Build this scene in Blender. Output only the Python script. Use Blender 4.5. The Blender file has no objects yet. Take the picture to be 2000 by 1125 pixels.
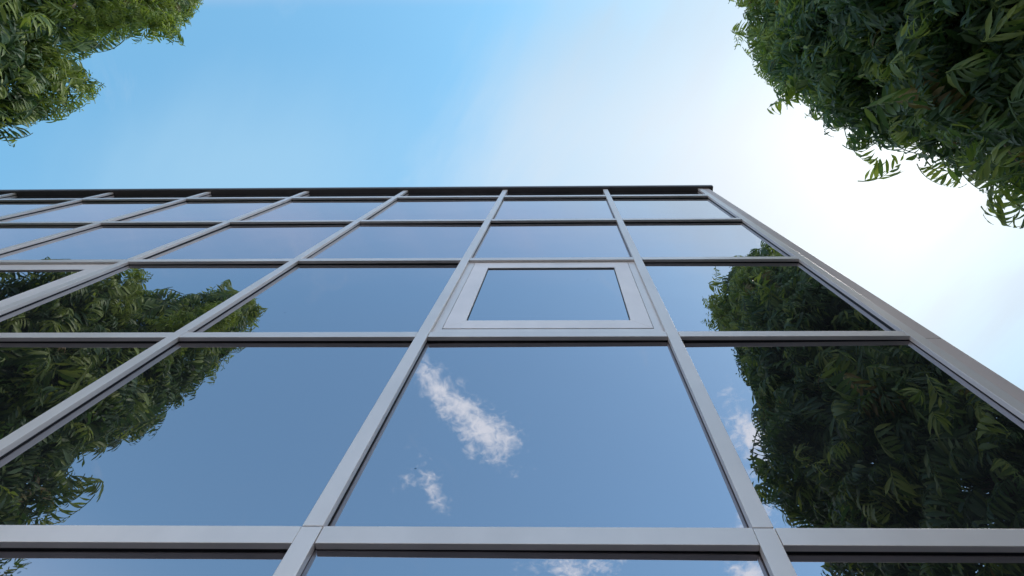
import bpy, bmesh, math, random
import numpy as np
from mathutils import Vector, Matrix

random.seed(7)
S = 0.75          # layout units -> metres (mullion caps come out 54 mm wide)
EYE = 1.5         # eye height in metres
GZ = -EYE / S     # ground level in layout units (camera is the origin)
scene = bpy.context.scene
C = scene.collection

# ------------------------------------------------------------------ helpers
def W(x, y, z):
    return Vector((x * S, y * S, z * S + EYE))

def link(o, parent=None):
    C.objects.link(o)
    if parent is not None:
        o.parent = parent
    return o

def thing(name, label, cat, base, group=None):
    o = bpy.data.objects.new(name, None)
    o.empty_display_size = 0.3
    o.location = W(*base)
    o['label'] = label
    o['category'] = cat
    if group:
        o['group'] = group
    C.objects.link(o)
    return o

def obj(name, me, parent=None, loc=None, kind=None):
    """mesh given in metres; loc in layout units; parents sit unrotated, so subtract their place"""
    o = bpy.data.objects.new(name, me)
    C.objects.link(o)
    p = W(*loc) if loc is not None else Vector((0, 0, 0))
    if parent is not None:
        o.parent = parent
        q = parent
        off = Vector((0, 0, 0))
        while q is not None:
            off += q.location
            q = q.parent
        o.location = p - off
    else:
        o.location = p
    if kind:
        o['kind'] = kind
    return o

def box_bm(bm, x0, x1, y0, y1, z0, z1, bevel=0.0, mi=0):
    """box in layout units relative to the object's own place"""
    r = bmesh.ops.create_cube(bm, size=1.0)
    vs = r['verts']
    for v in vs:
        v.co.x = (x0 if v.co.x < 0 else x1) * S
        v.co.y = (y0 if v.co.y < 0 else y1) * S
        v.co.z = (z0 if v.co.z < 0 else z1) * S
    fs = {f for v in vs for f in v.link_faces}
    for f in fs:
        f.material_index = mi
    if bevel > 0:
        es = list({e for f in fs for e in f.edges})
        rb = bmesh.ops.bevel(bm, geom=es, offset=bevel, segments=2, affect='EDGES', profile=0.6)
        for f in rb['faces']:
            f.material_index = mi
            f.smooth = True

def mesh_of(bm, name, mats):
    me = bpy.data.meshes.new(name)
    bm.normal_update()
    bm.to_mesh(me)
    bm.free()
    for m in (mats if isinstance(mats, (list, tuple)) else [mats]):
        me.materials.append(m)
    return me

# ------------------------------------------------------------------ materials
def new_mat(name):
    m = bpy.data.materials.new(name)
    m.use_nodes = True
    nt = m.node_tree
    b = nt.nodes['Principled BSDF']
    return m, nt, b

def metal_mat(name, col, metallic, rough, streak=0.06):
    m, nt, b = new_mat(name)
    N, L = nt.nodes, nt.links
    tc = N.new('ShaderNodeTexCoord')
    geo = N.new('ShaderNodeNewGeometry')
    big = N.new('ShaderNodeTexNoise'); big.inputs['Scale'].default_value = 1.7; big.inputs['Detail'].default_value = 6
    L.new(geo.outputs['Position'], big.inputs['Vector'])
    mp = N.new('ShaderNodeMapping'); mp.inputs['Scale'].default_value = (9, 9, 5)
    L.new(geo.outputs['Position'], mp.inputs['Vector'])
    st = N.new('ShaderNodeTexNoise'); st.inputs['Scale'].default_value = 1.0; st.inputs['Detail'].default_value = 3
    L.new(mp.outputs['Vector'], st.inputs['Vector'])
    add = N.new('ShaderNodeMath'); add.operation = 'ADD'
    L.new(big.outputs['Fac'], add.inputs[0]); L.new(st.outputs['Fac'], add.inputs[1])
    mr = N.new('ShaderNodeMapRange')
    mr.inputs['From Min'].default_value = 0.7; mr.inputs['From Max'].default_value = 1.3
    mr.inputs['To Min'].default_value = 1 - streak; mr.inputs['To Max'].default_value = 1 + streak
    L.new(add.outputs[0], mr.inputs['Value'])
    oi = N.new('ShaderNodeObjectInfo')
    rm = N.new('ShaderNodeMapRange'); rm.inputs['To Min'].default_value = 0.93; rm.inputs['To Max'].default_value = 1.03
    L.new(oi.outputs['Random'], rm.inputs['Value'])
    mm = N.new('ShaderNodeMath'); mm.operation = 'MULTIPLY'
    L.new(mr.outputs['Result'], mm.inputs[0]); L.new(rm.outputs['Result'], mm.inputs[1])
    mix = N.new('ShaderNodeMix'); mix.data_type = 'RGBA'; mix.blend_type = 'MULTIPLY'
    mix.inputs['Factor'].default_value = 1
    mix.inputs['A'].default_value = (*col, 1)
    L.new(mm.outputs[0], mix.inputs['B'])
    L.new(mix.outputs['Result'], b.inputs['Base Color'])
    mr2 = N.new('ShaderNodeMapRange')
    mr2.inputs['From Min'].default_value = 0.3; mr2.inputs['From Max'].default_value = 0.7
    mr2.inputs['To Min'].default_value = rough - 0.05; mr2.inputs['To Max'].default_value = rough + 0.07
    L.new(big.outputs['Fac'], mr2.inputs['Value'])
    L.new(mr2.outputs['Result'], b.inputs['Roughness'])
    b.inputs['Metallic'].default_value = metallic
    return m

ALU = metal_mat('anodised_aluminium', (0.775, 0.72, 0.70), 0.22, 0.36)
ALU_SASH = metal_mat('sash_aluminium', (0.88, 0.81, 0.80), 0.12, 0.42)
ALU_WARM = metal_mat('corner_cladding', (0.66, 0.56, 0.53), 0.10, 0.5)
DARK = metal_mat('dark_coping_metal', (0.12, 0.098, 0.096), 0.2, 0.45)
CLAD = metal_mat('side_cladding', (0.38, 0.38, 0.39), 0.3, 0.5)

m, nt, b = new_mat('gasket_rubber')
nz = nt.nodes.new('ShaderNodeTexNoise'); nz.inputs['Scale'].default_value = 40
cr = nt.nodes.new('ShaderNodeValToRGB')
cr.color_ramp.elements[0].color = (0.010, 0.011, 0.013, 1); cr.color_ramp.elements[1].color = (0.022, 0.022, 0.024, 1)
nt.links.new(nz.outputs['Fac'], cr.inputs['Fac']); nt.links.new(cr.outputs['Color'], b.inputs['Base Color'])
b.inputs['Roughness'].default_value = 0.6
RUBBER = m

def glass_mat():
    m, nt, b = new_mat('reflective_solar_glass')
    N, L = nt.nodes, nt.links
    geo = N.new('ShaderNodeNewGeometry')
    # float glass: long shallow waves, plus a fine dust film
    wv = N.new('ShaderNodeTexNoise'); wv.inputs['Scale'].default_value = 2.2; wv.inputs['Detail'].default_value = 1.0
    L.new(geo.outputs['Position'], wv.inputs['Vector'])
    bp = N.new('ShaderNodeBump'); bp.inputs['Strength'].default_value = 1.0; bp.inputs['Distance'].default_value = 0.0014
    L.new(wv.outputs['Fac'], bp.inputs['Height'])
    sp = N.new('ShaderNodeTexVoronoi'); sp.inputs['Scale'].default_value = 5.0
    L.new(geo.outputs['Position'], sp.inputs['Vector'])
    ls = N.new('ShaderNodeMath'); ls.operation = 'LESS_THAN'; ls.inputs[1].default_value = 0.022
    L.new(sp.outputs['Distance'], ls.inputs[0])
    du = N.new('ShaderNodeTexNoise'); du.inputs['Scale'].default_value = 3.0; du.inputs['Detail'].default_value = 8
    L.new(geo.outputs['Position'], du.inputs['Vector'])
    mr = N.new('ShaderNodeMapRange')
    mr.inputs['From Min'].default_value = 0.35; mr.inputs['From Max'].default_value = 0.75
    mr.inputs['To Min'].default_value = 0.014; mr.inputs['To Max'].default_value = 0.034
    L.new(du.outputs['Fac'], mr.inputs['Value'])
    L.new(bp.outputs['Normal'], b.inputs['Normal'])
    mx = N.new('ShaderNodeMix'); mx.data_type = 'RGBA'
    mx.inputs['A'].default_value = (*GLASS_TINT, 1)
    mx.inputs['B'].default_value = (0.20, 0.22, 0.25, 1)
    L.new(ls.outputs[0], mx.inputs['Factor'])
    L.new(mx.outputs['Result'], b.inputs['Base Color'])
    b.inputs['Metallic'].default_value = 1.0
    b.inputs['Roughness'].default_value = 0.0
    # thin dust film
    df = N.new('ShaderNodeBsdfDiffuse'); df.inputs['Color'].default_value = (0.34, 0.37, 0.40, 1)
    ms = N.new('ShaderNodeMixShader')
    L.new(mr.outputs['Result'], ms.inputs['Fac'])
    L.new(b.outputs['BSDF'], ms.inputs[1]); L.new(df.outputs['BSDF'], ms.inputs[2])
    L.new(ms.outputs['Shader'], N['Material Output'].inputs['Surface'])
    return m
GLASS_TINT = (0.50, 0.47, 0.50)
GLASS = glass_mat()

def leaf_mat():
    m, nt, b = new_mat('mast_tree_leaf')
    N, L = nt.nodes, nt.links
    at = N.new('ShaderNodeAttribute'); at.attribute_name = 'tone'
    cr = N.new('ShaderNodeValToRGB')
    e = cr.color_ramp.elements
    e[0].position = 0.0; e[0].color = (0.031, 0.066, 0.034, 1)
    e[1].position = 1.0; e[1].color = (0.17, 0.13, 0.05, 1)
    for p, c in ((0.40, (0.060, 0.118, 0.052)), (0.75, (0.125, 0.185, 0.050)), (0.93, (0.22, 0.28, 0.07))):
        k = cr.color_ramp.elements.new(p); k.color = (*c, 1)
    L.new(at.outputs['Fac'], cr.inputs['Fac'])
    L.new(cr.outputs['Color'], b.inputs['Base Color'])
    b.inputs['Roughness'].default_value = 0.48
    b.inputs['Specular IOR Level'].default_value = 0.32
    tr = N.new('ShaderNodeBsdfTranslucent')
    g = N.new('ShaderNodeMix'); g.data_type = 'RGBA'; g.blend_type = 'MULTIPLY'; g.inputs['Factor'].default_value = 1
    L.new(cr.outputs['Color'], g.inputs['A']); g.inputs['B'].default_value = (1.8, 1.8, 0.9, 1)
    L.new(g.outputs['Result'], tr.inputs['Color'])
    ms = N.new('ShaderNodeMixShader'); ms.inputs['Fac'].default_value = 0.31
    L.new(b.outputs['BSDF'], ms.inputs[1]); L.new(tr.outputs['BSDF'], ms.inputs[2])
    L.new(ms.outputs['Shader'], N['Material Output'].inputs['Surface'])
    return m
LEAF = leaf_mat()

def noisy_mat(name, c0, c1, scale, rough, bump=0.0):
    m, nt, b = new_mat(name)
    N, L = nt.nodes, nt.links
    tc = N.new('ShaderNodeNewGeometry')
    nz = N.new('ShaderNodeTexNoise'); nz.inputs['Scale'].default_value = scale; nz.inputs['Detail'].default_value = 8
    L.new(tc.outputs['Position'], nz.inputs['Vector'])
    cr = N.new('ShaderNodeValToRGB')
    cr.color_ramp.elements[0].position = 0.3; cr.color_ramp.elements[1].position = 0.7
    cr.color_ramp.elements[0].color = (*c0, 1); cr.color_ramp.elements[1].color = (*c1, 1)
    L.new(nz.outputs['Fac'], cr.inputs['Fac']); L.new(cr.outputs['Color'], b.inputs['Base Color'])
    b.inputs['Roughness'].default_value = rough
    if bump:
        bp = N.new('ShaderNodeBump'); bp.inputs['Distance'].default_value = bump
        L.new(nz.outputs['Fac'], bp.inputs['Height']); L.new(bp.outputs['Normal'], b.inputs['Normal'])
    return m
BARK = noisy_mat('bark', (0.05, 0.04, 0.03), (0.13, 0.11, 0.085), 9, 0.9, 0.01)
LAWN = noisy_mat('dark_ground', (0.035, 0.04, 0.042), (0.065, 0.07, 0.073), 6, 0.95, 0.02)
PAVE = noisy_mat('concrete_paving', (0.04, 0.044, 0.05), (0.07, 0.076, 0.085), 30, 0.9, 0.003)
CONC = noisy_mat('concrete_kerb', (0.22, 0.21, 0.2), (0.3, 0.29, 0.28), 14, 0.85, 0.002)
ROOFM = noisy_mat('roof_felt', (0.12, 0.12, 0.12), (0.18, 0.18, 0.18), 8, 0.9, 0.004)

# ------------------------------------------------------------------ the setting
def sheet(name, x0, x1, y0, y1, z, mat):
    bm = bmesh.new()
    vs = [bm.verts.new((x * S, y * S, 0)) for x, y in ((x0, y0), (x1, y0), (x1, y1), (x0, y1))]
    bm.faces.new(vs)
    return obj(name, mesh_of(bm, name, mat), loc=(0, 0, z), kind='structure')
sheet('ground', -900, 900, -900, 900, GZ - 0.14, LAWN)
bm = bmesh.new(); box_bm(bm, -22, 5.6, -3.6, 1.32, -0.139, 0.0)
obj('pavement', mesh_of(bm, 'pavement', PAVE), loc=(0, 0, GZ), kind='structure')
bm = bmesh.new(); box_bm(bm, -22, 5.6, -3.76, -3.604, -0.139, 0.02, 0.01)
obj('kerb', mesh_of(bm, 'kerb', CONC), loc=(0, 0, GZ), kind='structure')

# ------------------------------------------------------------------ the building
YF = 1.400        # front plane of the caps
YG = 1.436        # plane of the glass
X0, BAY = -0.8594, 1.54247
CAPW = 0.072
NL = 10           # bays to the left of the near-left mullion
ROWS = [(-0.20, 0.078), (1.475, 0.078), (3.1485, 0.076), (4.823, 0.076), (6.479, 0.080), (8.085, 0.105)]
TOPZ = 8.70
XC = 2.137        # corner mullion
YB = 12.0         # rear of the building
mull_x = [X0 + BAY * i for i in range(-NL, 2)] + [XC]

bld = thing('office_building', 'low office block with a mirrored blue glass curtain wall in a grey aluminium grid',
            'building', (0, YG, GZ))

def mullion(x, first=False):
    bm = bmesh.new()
    h = CAPW / 2
    joints = [GZ + 0.12, -0.122 - 0.003, 1.5535, TOPZ]
    joints = [GZ + 0.12, 1.5535, TOPZ]
    for a, b_ in zip(joints[:-1], joints[1:]):
        top = b_ - (0.0035 if b_ < TOPZ else 0)
        box_bm(bm, -h, h, 0, 0.028, a - GZ, top - GZ, 0.0016)
    me = mesh_of(bm, 'mullion', ALU)
    o = obj('mullion', me, bld, (x, YF, GZ))
    bm = bmesh.new()
    box_bm(bm, -h + 0.004, h - 0.004, 0.0281, YG - YF + 0.004, 0.12, TOPZ - GZ)
    obj('gasket', mesh_of(bm, 'gasket', RUBBER), o, (x, YF, GZ))
    return o
for x in mull_x:
    mullion(x)

# transoms: one cap per bay and row, each with its gasket; cap butts between the mullions
tr_cache = {}
def transom(i, z, h):
    xa, xb = mull_x[i] + CAPW / 2, mull_x[i + 1] - CAPW / 2
    key = (round(xb - xa, 3), h)
    if key not in tr_cache:
        bm = bmesh.new()
        box_bm(bm, 0.0038, xb - xa - 0.0012, 0.0006, 0.0275, 0, h, 0.0016)
        a = mesh_of(bm, 'transom', ALU)
        bm = bmesh.new()
        box_bm(bm, 0.0, xb - xa, 0.0276, YG - YF + 0.004, 0.004, h - 0.004)
        tr_cache[key] = (a, mesh_of(bm, 'gasket', RUBBER))
    a, g = tr_cache[key]
    o = obj('transom', a, bld, (xa, YF, z))
    obj('gasket', g, o, (xa, YF, z))
n_bays = len(mull_x) - 1
for i in range(n_bays):
    for z, h in ROWS:
        transom(i, z, h)

# panes (each set by hand: a fraction of a degree off true)
def pane_mesh(x0, x1, z0, z1, tilt=True):
    bm = bmesh.new()
    box_bm(bm, x0, x1, 0, 0.012, z0, z1)
    if tilt:
        ax, az = random.gauss(0, 0.0018), random.gauss(0, 0.0018)
        cx, cz = (x0 + x1) / 2 * S, (z0 + z1) / 2 * S
        for v in bm.verts:
            v.co.y += (v.co.x - cx) * ax + (v.co.z - cz) * az
    return mesh_of(bm, 'window_pane', GLASS)

near_sash = n_bays - 2              # the bay between the two near mullions
edges = [GZ + 0.12] + [z + h / 2 for z, h in ROWS] + [TOPZ]
for i in range(n_bays):
    for r in range(len(edges) - 1):
        xa, xb = mull_x[i], mull_x[i + 1]
        za, zb = edges[r], edges[r + 1]
        if r == 3 and (near_sash - i) % 3 == 0:
            # tilting window: fixed outer frame, sash frame, its own pane
            win = obj('opening_window', None, bld, (xa, YF, ROWS[2][0]))
            L_, R_ = xa + CAPW / 2, xb - CAPW / 2
            lo, hi = ROWS[2][0] + ROWS[2][1], ROWS[3][0]
            sx0, sx1, sz0, sz1 = L_ + 0.060, R_ - 0.060, lo + 0.100, hi - 0.030
            gx0, gx1, gz0, gz1 = L_ + 0.191, R_ - 0.189, lo + 0.233, hi - 0.172
            def ring(bm, o0, i0, y0, y1, bev):
                ox0, ox1, oz0, oz1 = o0; ix0, ix1, iz0, iz1 = i0
                # mitred ring, four bars
                for quad in (((ox0, oz0), (ox1, oz0), (ix1, iz0), (ix0, iz0)),
                             ((ox1, oz0), (ox1, oz1), (ix1, iz1), (ix1, iz0)),
                             ((ox1, oz1), (ox0, oz1), (ix0, iz1), (ix1, iz1)),
                             ((ox0, oz1), (ox0, oz0), (ix0, iz0), (ix0, iz1))):
                    f = [bm.verts.new(((px - xa) * S, (y0 - YF) * S, (pz - ROWS[2][0]) * S)) for px, pz in quad]
                    k = [bm.verts.new(((px - xa) * S, (y1 - YF) * S, (pz - ROWS[2][0]) * S)) for px, pz in quad]
                    fs = [bm.faces.new(f), bm.faces.new(k[::-1])]
                    for q in range(4):
                        fs.append(bm.faces.new((f[q], k[q], k[(q + 1) % 4], f[(q + 1) % 4])))
                    if bev:
                        es = list({e for fc in fs for e in fc.edges})
                        bmesh.ops.bevel(bm, geom=es, offset=bev, segments=1, affect='EDGES')
                bmesh.ops.recalc_face_normals(bm, faces=bm.faces)
            bm = bmesh.new()
            ring(bm, (L_ + .001, R_ - .001, lo + 0.0005, hi - 0.001), (sx0 - .004, sx1 + .004, sz0 - .008, sz1 + .004), YG - 0.013, YG + 0.02, 0)
            obj('outer_frame', mesh_of(bm, 'outer_frame', ALU), win, (xa, YF, ROWS[2][0]))
            bm = bmesh.new()
            ring(bm, (sx0, sx1, sz0, sz1), (gx0, gx1, gz0, gz1), YG - 0.0155, YG + 0.02, 0.0010)
            obj('sash_frame', mesh_of(bm, 'sash_frame', ALU_SASH), win, (xa, YF, ROWS[2][0]))
            bm = bmesh.new()
            ring(bm, (sx0 - .005, sx1 + .005, sz0 - .009, sz1 + .005), (sx0 + .003, sx1 - .003, sz0 + .003, sz1 - .003), YG + 0.004, YG + 0.015, 0)
            ring(bm, (gx0 - .002, gx1 + .002, gz0 - .002, gz1 + .002), (gx0 + .006, gx1 - .006, gz0 + .006, gz1 - .006), YG - 0.007, YG + 0.015, 0)
            obj('gasket', mesh_of(bm, 'gasket', RUBBER), win, (xa, YF, ROWS[2][0]))
            obj('window_pane', pane_mesh(gx0 - xa - .004, gx1 - xa + .004, gz0 - gz0, gz1 - gz0 + .004), win, (xa, YG - 0.004, gz0))
            continue
        obj('window_pane', pane_mesh(0.01, xb - xa - 0.01, 0.006, zb - za - 0.006), bld, (xa, YG, za))

# corner cover beyond the corner mullion, in two lengths with a splice
def part(name, mat, dims, bev=0.002, parent=None, origin=None):
    bm = bmesh.new()
    x0, x1, y0, y1, z0, z1 = dims
    box_bm(bm, 0, x1 - x0, 0, y1 - y0, 0, z1 - z0, bev)
    return obj(name, mesh_of(bm, name, mat), parent or bld, (x0, y0, z0))
XE = 2.272
part('corner_cover', ALU_WARM, (XC + CAPW / 2 - 0.004, XE, YF + 0.002, YF + 0.12, GZ + 0.1, 3.113))
part('corner_cover', ALU_WARM, (XC + CAPW / 2 - 0.004, XE, YF + 0.002, YF + 0.12, 3.117, TOPZ))
part('base_panel', CLAD, (mull_x[0], XE - .003, YF + 0.006, YG + 0.3, GZ, GZ + 0.12))
part('side_wall', CLAD, (XE - 0.25, XE - 0.006, YF + 0.124, YB, GZ, TOPZ))
part('side_wall', CLAD, (mull_x[0] - 0.2, mull_x[0] - 0.01, YF + 0.1, YB, GZ, TOPZ))
part('rear_wall', CLAD, (mull_x[0] - 0.2, XE - 0.006, YB + 0.003, YB + 0.25, GZ, TOPZ))
part('roof', ROOFM, (mull_x[0] - 0.15, XE - 0.03, YF + 0.26, YB - 0.1, TOPZ - 0.2, TOPZ - 0.05))
cop = part('coping', DARK, (mull_x[0] - 0.26, 2.335, 1.368, YF + 0.25, TOPZ + 0.001, TOPZ + 0.10), 0.003)
part('drip_edge', DARK, (mull_x[0] - 0.26, 2.335, 1.362, 1.3675, TOPZ + 0.03, TOPZ + 0.11), 0.001, cop)
part('coping', DARK, (2.03, 2.335, YF + 0.253, YB + 0.3, TOPZ + 0.001, TOPZ + 0.10), 0.003)

# ------------------------------------------------------------------ trees
rng = np.random.default_rng(11)

def leaf_template(length, width, droop, wave, ph):
    """a long pointed leaf, folded along its midrib: 5 rings x 3 points"""
    n = 6
    V, Fc = [], []
    for k in range(n):
        t = k / (n - 1)
        w = width * 0.5 * (math.sin(math.pi * min(1, t * 0.96 + 0.04)) ** 0.75) * (1 - 0.25 * t)
        if k == n - 1:
            w = 0.0008
        x = length * t * (1 - 0.12 * droop * t)
        z = -droop * length * 0.55 * t * t
        u = wave * math.sin(ph + t * 9)
        V += [(x, w, z + 0.30 * w + u), (x, 0, z), (x, -w, z + 0.30 * w - u)]
    for k in range(n - 1):
        a = 3 * k
        Fc += [(a, a + 1, a + 4, a + 3), (a + 1, a + 2, a + 5, a + 4)]
    return np.array(V), np.array(Fc)

def twig_template(seed, length=0.8, n_leaf=15, leaf_len=0.205):
    """arching stem carrying two rows of hanging leaves"""
    r = np.random.default_rng(seed)
    V, Fc, tone = [], [], []
    base = 0
    # stem path: out along +x, bending down
    pts = []
    for k in range(9):
        t = k / 8
        pts.append(np.array([length * (t - 0.22 * t * t), 0.05 * math.sin(3 * t + seed), -0.42 * length * t * t]))
    pts = np.array(pts)
    for k in range(8):                       # three-sided stem
        a, b_ = pts[k], pts[k + 1]
        ra, rb = 0.009 * (1 - k / 9), 0.009 * (1 - (k + 1) / 9)
        ring = []
        for (c, rr) in ((a, ra), (b_, rb)):
            for q in range(3):
                an = q * 2.094
                ring.append(c + np.array([0, rr * math.cos(an), rr * math.sin(an)]))
        V += ring
        for q in range(3):
            q2 = (q + 1) % 3
            Fc.append((base + q, base + q2, base + 3 + q2, base + 3 + q))
        tone += [0.55] * 6
        base += 6
    for j in range(n_leaf):
        t = 0.10 + 0.90 * j / (n_leaf - 1)
        idx = t * 8; i0 = min(7, int(idx)); fr = idx - i0
        p = pts[i0] * (1 - fr) + pts[i0 + 1] * fr
        d = pts[i0 + 1] - pts[i0]; d /= np.linalg.norm(d)
        side = 1 if j % 2 else -1
        last = j == n_leaf - 1
        ll = leaf_len * r.uniform(0.72, 1.12) * (0.75 + 0.5 * math.sin(math.pi * min(1, t * 0.9 + 0.1)))
        lv, lf = leaf_template(ll, ll * r.uniform(0.20, 0.27), r.uniform(0.3, 1.0), 0.004 + 0.004 * r.random(), r.uniform(0, 6))
        yaw = 0 if last else side * r.uniform(0.75, 1.15)
        pitch = r.uniform(0.15, 0.95)
        roll = r.uniform(-0.45, 0.45)
        # frame: x along leaf
        ang0 = math.atan2(d[2], d[0])
        M = (Matrix.Rotation(-ang0, 3, 'Y') @ Matrix.Rotation(yaw, 3, 'Z') @ Matrix.Rotation(pitch, 3, 'Y') @ Matrix.Rotation(roll, 3, 'X'))
        M = np.array(M)
        V += list(lv @ M.T + p)
        Fc += [tuple(f + base) for f in lf]
        tn = float(np.clip(r.normal(0.42, 0.2), 0, 0.9))
        tone += [tn] * len(lv)
        base += len(lv)
    return np.array(V), np.array(Fc), np.array(tone)

TWIGS = [twig_template(s, length=l, n_leaf=n) for s, l, n in
         ((1, 0.75, 17), (2, 0.9, 21), (3, 0.62, 15), (4, 0.8, 19), (5, 0.5, 13), (6, 0.85, 19))]

def interp(path, z):
    """path: list of (z, cx, cy, r) from low to high"""
    zs = [p[0] for p in path]
    return [np.interp(z, zs, [p[k] for p in path]) for k in (1, 2, 3)]

def crown_points(path, n, seed, lump=0.16, loose=0.05):
    """twig seats on and inside a lumpy column"""
    r = np.random.default_rng(seed)
    z0, z1 = path[0][0], path[-1][0]
    out = []
    ph = r.uniform(0, 6.28, 8)
    while len(out) < n:
        z = r.uniform(z0, z1)
        cx, cy, rad = interp(path, z)
        if r.random() > (rad + 0.15) / (max(p[3] for p in path) + 0.15) * (1.0 if z < 6 else 0.75):
            continue
        th = r.uniform(0, 2 * math.pi)
        f = 1 + lump * (math.sin(2 * th + 1.3 * z + ph[0]) * 0.5 + math.sin(3 * th - 2.1 * z + ph[1]) * 0.45
                        + math.sin(5 * th + 3.7 * z + ph[2]) * 0.35 + math.sin(1.0 * th + 5.1 * z + ph[3]) * 0.35)
        q = r.random()
        depth = r.uniform(1.0, 1.14) if q < loose else 1.0 - 0.10 * r.random() if q < 0.55 else (1.0 - 0.35 * r.random() if q < 0.85 else r.uniform(0.2, 0.75))
        rr = rad * f * depth
        out.append((cx + rr * math.cos(th), cy + rr * math.sin(th), z, th, depth, rad))
    return out

def crown_mesh(name, seats, base, seed):
    r = np.random.default_rng(seed)
    Vs, Fs, Ts, off = [], [], [], 0
    for (x, y, z, th, depth, rad) in seats:
        k = int(r.integers(0, len(TWIGS)))
        V, Fc, T = TWIGS[k]
        sc = r.uniform(0.7, 1.15) * float(np.interp(z, [3, 7], [0.72, 1.0])) * (0.55 if rad < 0.5 else 0.8 if rad < 1.0 else 1.0)
        yaw = th + r.normal(0, 0.55)
        pitch = r.normal(0.35, 0.45) if rad > 0.6 else r.normal(-0.3, 0.5)
        roll = r.normal(0, 0.5)
        M = np.array(Matrix.Rotation(yaw, 3, 'Z') @ Matrix.Rotation(pitch, 3, 'Y') @ Matrix.Rotation(roll, 3, 'X'))
        # the tip, not the base, lies on the crown's surface
        tip = np.array([0.62, 0, -0.25]) * sc
        P = (V * sc - tip) @ M.T + np.array([x, y, z])
        Vs.append(P); Fs.append(Fc + off); off += len(V)
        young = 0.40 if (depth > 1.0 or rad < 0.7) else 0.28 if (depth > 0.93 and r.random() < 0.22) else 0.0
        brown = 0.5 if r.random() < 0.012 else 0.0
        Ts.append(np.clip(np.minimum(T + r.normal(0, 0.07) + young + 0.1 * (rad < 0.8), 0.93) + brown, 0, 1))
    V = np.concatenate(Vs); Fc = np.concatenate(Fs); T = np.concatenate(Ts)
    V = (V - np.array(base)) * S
    me = bpy.data.meshes.new(name)
    me.vertices.add(len(V)); me.vertices.foreach_set('co', V.astype(np.float32).ravel())
    me.loops.add(Fc.size); me.loops.foreach_set('vertex_index', Fc.astype(np.int32).ravel())
    me.polygons.add(len(Fc))
    me.polygons.foreach_set('loop_start', np.arange(0, Fc.size, 4, dtype=np.int32))
    me.polygons.foreach_set('loop_total', np.full(len(Fc), 4, dtype=np.int32))
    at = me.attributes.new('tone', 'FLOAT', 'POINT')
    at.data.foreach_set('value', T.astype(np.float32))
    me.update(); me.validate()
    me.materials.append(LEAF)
    return me

def tube(bm, pts, rads, n=10):
    rings = []
    for k, (p, rr) in enumerate(zip(pts, rads)):
        p = Vector(p)
        d = (Vector(pts[min(k + 1, len(pts) - 1)]) - Vector(pts[max(k - 1, 0)])).normalized()
        a = d.cross(Vector((0.3, 1, 0.1))).normalized(); b_ = d.cross(a)
        rings.append([bm.verts.new((p + (a * math.cos(t) + b_ * math.sin(t)) * rr) * S) for t in [2 * math.pi * q / n for q in range(n)]])
    for A, B in zip(rings[:-1], rings[1:]):
        for q in range(n):
            f = bm.faces.new((A[q], A[(q + 1) % n], B[(q + 1) % n], B[q])); f.smooth = True
    bm.faces.new(rings[-1])
    bm.faces.new(rings[0][::-1])

def tree(label, paths, counts, seed, lump=0.16):
    main = paths[0]
    cx, cy, _ = interp(main, 2.0)
    base = (cx, cy, GZ)
    t = thing('mast_tree', label, 'tree', (base[0], base[1], GZ), 'tall leafy trees facing the glass wall')
    seats = []
    for k, (p, n) in enumerate(zip(paths, counts)):
        seats += crown_points(p, n, seed + k, lump, 0.05 if k == 0 else 0.22)
    obj('crown', crown_mesh('crown', seats, base, seed + 50), t, base)
    bm = bmesh.new()
    rr = random.Random(seed)
    zt = main[-1][0] - 0.6
    pts, rads = [], []
    for k in range(16):
        f = k / 15
        z = GZ + (zt - GZ) * f
        x, y, _ = interp(main, z)
        pts.append((x - cx + 0.05 * math.sin(k * 1.3), y - cy + 0.05 * math.cos(k * 1.7), z - GZ - (0.15 if k == 0 else 0)))
        rads.append(0.24 * (1 - f) ** 0.8 + 0.02 + (0.08 if k == 0 else 0))
    tube(bm, pts, rads)
    trunk = obj('trunk', mesh_of(bm, 'trunk', BARK), t, base)
    for path in paths:
        for k in range(30 if path is main else 8):
            bm = bmesh.new()
            z = rr.uniform(path[0][0] + 0.3, path[-1][0] - 0.9)
            x, y, r_ = interp(main, z - 0.5)
            a, b_, rad = interp(path, z)
            th = rr.uniform(0, 6.28)
            e = (a + 0.8 * rad * math.cos(th), b_ + 0.8 * rad * math.sin(th), z + 0.1)
            s = (x, y, z - 0.5)
            P = []
            for q in range(6):
                f = q / 5
                P.append((s[0] + (e[0] - s[0]) * f - cx, s[1] + (e[1] - s[1]) * f - cy,
                          s[2] + (e[2] - s[2]) * f + 0.25 * math.sin(math.pi * f) - GZ))
            tube(bm, P, [0.05 * (1 - 0.8 * q / 5) for q in range(6)], 5)
            obj('branch', mesh_of(bm, 'branch', BARK), trunk, base)
    return t

right_main = [(-0.6, 4.7, -1.1, 1.7), (1.0, 4.7, -1.15, 2.1), (3.0, 4.67, -1.15, 2.1), (4.5, 4.67, -1.1, 2.12), (6.3, 4.67, -1.1, 2.0),
              (8.0, 4.68, -1.2, 1.78), (9.5, 4.65, -1.3, 1.55), (10.5, 4.6, -1.3, 1.3), (11.5, 4.55, -1.25, 1.0),
              (12.2, 4.45, -1.1, 0.6), (12.7, 4.3, -0.9, 0.22)]
right_lobe = [(10.4, 4.2, -1.6, 0.6), (11.3, 3.75, -1.75, 0.5), (12.0, 3.6, -1.8, 0.25), (12.4, 3.6, -1.8, 0.08)]
right_front = [(8.2, 4.0, -0.7, 0.7), (9.2, 3.8, -0.5, 0.72), (10.0, 3.85, -0.5, 0.62), (11.0, 4.0, -0.6, 0.35)]
right_far = [(8.0, 5.4, -1.5, 1.2), (9.6, 5.6, -1.4, 0.9), (10.4, 5.7, -1.4, 0.5)]
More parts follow.
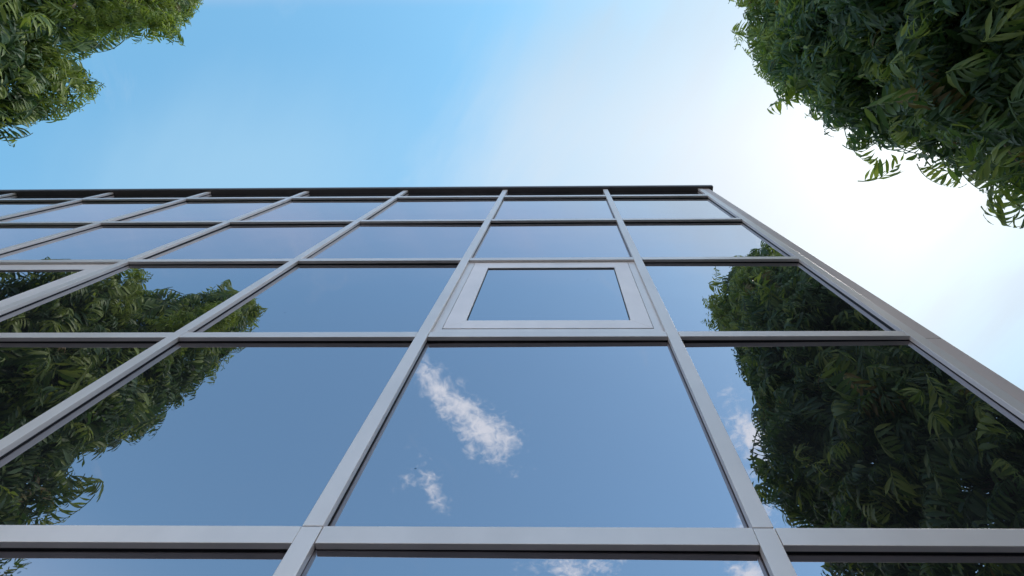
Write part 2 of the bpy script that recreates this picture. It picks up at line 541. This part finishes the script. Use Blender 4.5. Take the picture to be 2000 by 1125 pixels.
tree('dense right tree whose crown hangs past the end of the glass building', [right_main, right_lobe, right_far, right_front], [8200, 260, 650, 260], 100, 0.13)

left_main = [(-0.6, -8.6, -1.2, 1.7), (1.0, -8.6, -1.2, 2.3), (4.0, -8.6, -1.2, 2.32), (6.0, -8.65, -1.2, 2.08), (8.0, -8.5, -1.5, 1.5),
             (9.5, -8.1, -1.8, 1.15), (11.0, -7.8, -1.95, 0.85), (12.2, -7.7, -1.9, 0.6), (12.9, -7.65, -1.9, 0.2)]
left_lobe = [(6.2, -8.2, -0.9, 1.3), (7.6, -7.9, -0.5, 0.98), (8.7, -7.65, -0.3, 0.55), (9.4, -7.4, -0.15, 0.15)]
left_fork = [(8.2, -7.5, -1.4, 0.5), (9.0, -6.95, -1.15, 0.36), (9.6, -6.5, -1.1, 0.28), (10.1, -6.3, -1.1, 0.10)]
left_tip = [(9.8, -7.4, -1.6, 0.5), (10.6, -7.1, -1.45, 0.4), (11.2, -6.9, -1.4, 0.12)]
tree('ragged left tree with pale forked tips standing out over the paving', [left_main, left_lobe, left_tip, left_fork], [7000, 700, 130, 150], 200, 0.17)

# ------------------------------------------------------------------ camera
def cam_axes(a, p, r):
    F = Vector((-math.sin(a) * math.cos(p), math.cos(a) * math.cos(p), math.sin(p)))
    R = Vector((math.cos(a), math.sin(a), 0)); U = R.cross(F)
    c, s = math.cos(r), math.sin(r)
    return c * R + s * U, -s * R + c * U, F
R_, U_, F_ = cam_axes(0.05282, 1.23771, 0.04646)
cd = bpy.data.cameras.new('camera')
cd.sensor_width = 36
cd.lens = 36 * 1100 / 2000
cd.shift_x = -(1077.2 - 1000) / 2000
cd.clip_end = 3000
cd.clip_start = 0.05
cam = bpy.data.objects.new('camera', cd)
C.objects.link(cam)
M = Matrix((R_, U_, -F_)).transposed().to_4x4()
M.translation = W(0, 0, 0)
cam.matrix_world = M
scene.camera = cam

# ------------------------------------------------------------------ light
SUN = Vector((0.603, 0.046, 1.0)).normalized()
el = math.asin(SUN.z); az = math.atan2(SUN.x, SUN.y)
sl = bpy.data.lights.new('sun', 'SUN')
sl.energy = 1.0; sl.angle = math.radians(8.0); sl.color = (1.0, 0.95, 0.88)
so = bpy.data.objects.new('sun', sl); C.objects.link(so)
so.rotation_euler = (-SUN).to_track_quat('-Z', 'Y').to_euler()
so.location = (0, 0, 60)

wd = bpy.data.worlds.new('World'); scene.world = wd; wd.use_nodes = True
nt = wd.node_tree; N, L = nt.nodes, nt.links
bg = N['Background']
sky = N.new('ShaderNodeTexSky'); sky.sky_type = 'NISHITA'; sky.sun_disc = False
sky.sun_elevation = el; sky.sun_rotation = az
sky.air_density = 1.0; sky.dust_density = 0.6; sky.ozone_density = 1.0

def mth(op, a, b_=None, c=None, clamp=False):
    n = N.new('ShaderNodeMath'); n.operation = op; n.use_clamp = clamp
    for k, v in enumerate((a, b_, c)):
        if v is None: continue
        if hasattr(v, 'links'): L.new(v, n.inputs[k])
        else: n.inputs[k].default_value = v
    return n.outputs[0]
def sstep(v, a, b_, lo=0.0, hi=1.0):
    n = N.new('ShaderNodeMapRange'); n.interpolation_type = 'SMOOTHSTEP'
    L.new(v, n.inputs['Value'])
    for k, x in (('From Min', a), ('From Max', b_), ('To Min', lo), ('To Max', hi)):
        n.inputs[k].default_value = x
    return n.outputs['Result']
def mixc(f, a, b_, blend='MIX'):
    n = N.new('ShaderNodeMix'); n.data_type = 'RGBA'; n.blend_type = blend
    for k, v in (('Factor', f), ('A', a), ('B', b_)):
        if hasattr(v, 'links'): L.new(v, n.inputs[k])
        else: n.inputs[k].default_value = v
    return n.outputs['Result']

tc = N.new('ShaderNodeTexCoord')
sep = N.new('ShaderNodeSeparateXYZ'); L.new(tc.outputs['Generated'], sep.inputs[0])
zz = mth('MAXIMUM', sep.outputs['Z'], 0.05)
qx = mth('DIVIDE', sep.outputs['X'], zz); qy = mth('DIVIDE', sep.outputs['Y'], zz)
cmb = N.new('ShaderNodeCombineXYZ'); L.new(qx, cmb.inputs[0]); L.new(qy, cmb.inputs[1])
q = cmb.outputs[0]
def noise(scale, detail=8, rough=0.55, dist=0.0, off=(0, 0, 0), sc=(1, 1, 1), rot=0, vt='POINT'):
    mp = N.new('ShaderNodeMapping'); mp.vector_type = vt; mp.inputs['Location'].default_value = off
    mp.inputs['Scale'].default_value = sc; mp.inputs['Rotation'].default_value = (0, 0, rot)
    L.new(q, mp.inputs['Vector'])
    n = N.new('ShaderNodeTexNoise'); n.inputs['Scale'].default_value = scale
    n.inputs['Detail'].default_value = detail; n.inputs['Roughness'].default_value = rough
    n.inputs['Distortion'].default_value = dist
    L.new(mp.outputs[0], n.inputs['Vector'])
    return n.outputs['Fac']
# veil of high cloud
n1 = noise(7.0, 7, 0.55, 0.25, (3.1, 1.2, 0), (3.2, 1.0, 1), -1.01, 'TEXTURE')
n2 = noise(2.0, 5, 0.5, 0.0, (7.7, 2.2, 0))
nn = mth('SUBTRACT', mth('ADD', mth('MULTIPLY', n1, 0.5), mth('MULTIPLY', n2, 0.5)), 0.5)
edge = mth('ADD', mth('ADD', qx, 0.115), mth('MULTIPLY', qy, 0.62))
edge = mth('ADD', edge, mth('MULTIPLY', nn, 0.60))
veil = sstep(edge, -0.07, 0.26)
veil = mth('POWER', veil, 0.62)
right = mth('MAXIMUM', mth('SUBTRACT', qx, 0.12), 0.0)
fade = mth('ADD', mth('ADD', qy, mth('MULTIPLY', right, 0.45)), mth('MULTIPLY', nn, 0.3))
veil = mth('MULTIPLY', veil, sstep(fade, -0.36, -0.04))
veil = mth('MULTIPLY', veil, sstep(n1, 0.3, 0.68, 0.88, 1.0))
# glow of the veil round the hidden sun
dp = N.new('ShaderNodeVectorMath'); dp.operation = 'DOT_PRODUCT'
L.new(tc.outputs['Generated'], dp.inputs[0]); dp.inputs[1].default_value = SUN
glow = mth('POWER', mth('MAXIMUM', dp.outputs['Value'], 0.0), 45.0)
# cumulus
def puff(cx, cy, a, b_, ang, g=1.0):
    s1 = mth('SUBTRACT', qx, cx); s2 = mth('SUBTRACT', qy, cy)
    c, s = math.cos(ang), math.sin(ang)
    u = mth('ADD', mth('MULTIPLY', s1, c / a), mth('MULTIPLY', s2, s / a))
    v = mth('ADD', mth('MULTIPLY', s1, -s / b_), mth('MULTIPLY', s2, c / b_))
    d = mth('SQRT', mth('ADD', mth('MULTIPLY', u, u), mth('MULTIPLY', v, v)))
    return mth('MULTIPLY', mth('SUBTRACT', 1.0, d), g)
PUFFS = [(-0.165, -0.655, 0.115, 0.062, -0.92), (-0.25, -0.555, 0.075, 0.040, -0.75), (-0.205, -0.605, 0.135, 0.050, -0.92), (-0.283, -0.80, 0.075, 0.024, -1.25, 0.45),
         (-0.335, -0.775, 0.030, 0.018, 0.2, 0.25), (0.03, -1.045, 0.11, 0.045, 0.1, 0.6), (0.385, -0.68, 0.13, 0.050, -1.15),
         (0.415, -0.90, 0.08, 0.045, -1.3), (0.44, -1.06, 0.07, 0.05, 0.3), (0.45, -0.31, 0.10, 0.06, -0.6),
         (-1.6, -1.9, 0.5, 0.22, 0.4), (1.9, -1.6, 0.6, 0.25, -0.3), (0.5, -2.6, 0.6, 0.3, 0.2), (-2.2, 1.5, 0.7, 0.3, 0.5)]
mx = None
for p_ in PUFFS:
    v = puff(*p_)
    mx = v if mx is None else mth('MAXIMUM', mx, v)
mx = mth('MAXIMUM', mx, -1.2)
nc = noise(17, 10, 0.62, 0.5, (2.9, 3.4, 0))
nf = noise(52, 8, 0.6, 0.6, (4.3, 9.2, 0))
dens = mth('ADD', mx, mth('ADD', mth('MULTIPLY', mth('SUBTRACT', nc, 0.47), 1.6), mth('MULTIPLY', mth('SUBTRACT', nf, 0.5), 1.7)))
cum = sstep(dens, 0.0, 1.15)
cum = mth('MULTIPLY', cum, 0.92)
# faint wisps
wis = mth('MULTIPLY', sstep(noise(7, 8, 0.6, 0.8, (2.0, 8.0, 0), (1, 0.6, 1), 0.9), 0.60, 0.80), 0.14)

K = 3.333
skyt = mixc(sstep(qy, -0.13, -0.24), (0.81, 1.21, 1.07, 1), (0.86, 1.10, 1.015, 1))
skyc = mixc(1.0, sky.outputs[0], skyt, 'MULTIPLY')
vcol = N.new('ShaderNodeCombineColor')
g2 = mth('POWER', mth('MAXIMUM', dp.outputs['Value'], 0.0), 8.0)
g2 = mth('SUBTRACT', g2, sstep(qy, 0.10, -0.14, 0.0, 0.38))
g2 = mth('SUBTRACT', g2, sstep(qx, 0.58, 0.95, 0.0, 0.40))
for k, (f, g) in enumerate(((0.55, 0.37), (0.735, 0.22), (0.91, 0.09))):
    L.new(mth('ADD', mth('ADD', f * K, mth('MULTIPLY', g2, g * K)), mth('MULTIPLY', glow, 0.22 * K)), vcol.inputs[k])
milky = mth('MULTIPLY', sstep(mth('ADD', puff(-0.6, 0.18, 0.55, 0.26, -0.2), mth('MULTIPLY', nn, 0.8)), 0.0, 0.9), 0.30)
c1 = mixc(milky, skyc, (0.62 * K, 0.86 * K, 0.98 * K, 1))
band = mth('MULTIPLY', sstep(qy, -0.36, -0.18), sstep(qy, -0.13, -0.17))
c1 = mixc(mth('MULTIPLY', band, mth('ADD', 0.22, nn)), c1, (0.85 * K, 0.80 * K, 0.95 * K, 1))
c1 = mixc(wis, c1, (0.85 * K, 0.87 * K, 0.92 * K, 1))
c1 = mixc(veil, c1, vcol.outputs[0])
c1 = mixc(cum, c1, (1.27 * K, 1.38 * K, 1.46 * K, 1))
low_fill = sstep(sep.outputs['Z'], 0.62, 0.05)      # unseen bright low sky, added to light the frame fronts, strongest behind camera
low_fill = mth('MULTIPLY', low_fill, sstep(sep.outputs['Y'], 0.25, -0.35, 0.25, 1.0))
c1 = mixc(mth('MULTIPLY', low_fill, 0.9), c1, (2.25 * K, 2.08 * K, 2.06 * K, 1))
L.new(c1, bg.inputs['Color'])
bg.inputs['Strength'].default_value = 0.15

scene.view_settings.view_transform = 'Standard'
scene.view_settings.look = 'None'
scene.view_settings.exposure = 1.0
scene.view_settings.gamma = 1.0
scene.render.engine = 'CYCLES'
scene.cycles.max_bounces = 10
scene.cycles.glossy_bounces = 6
scene.cycles.transparent_max_bounces = 8
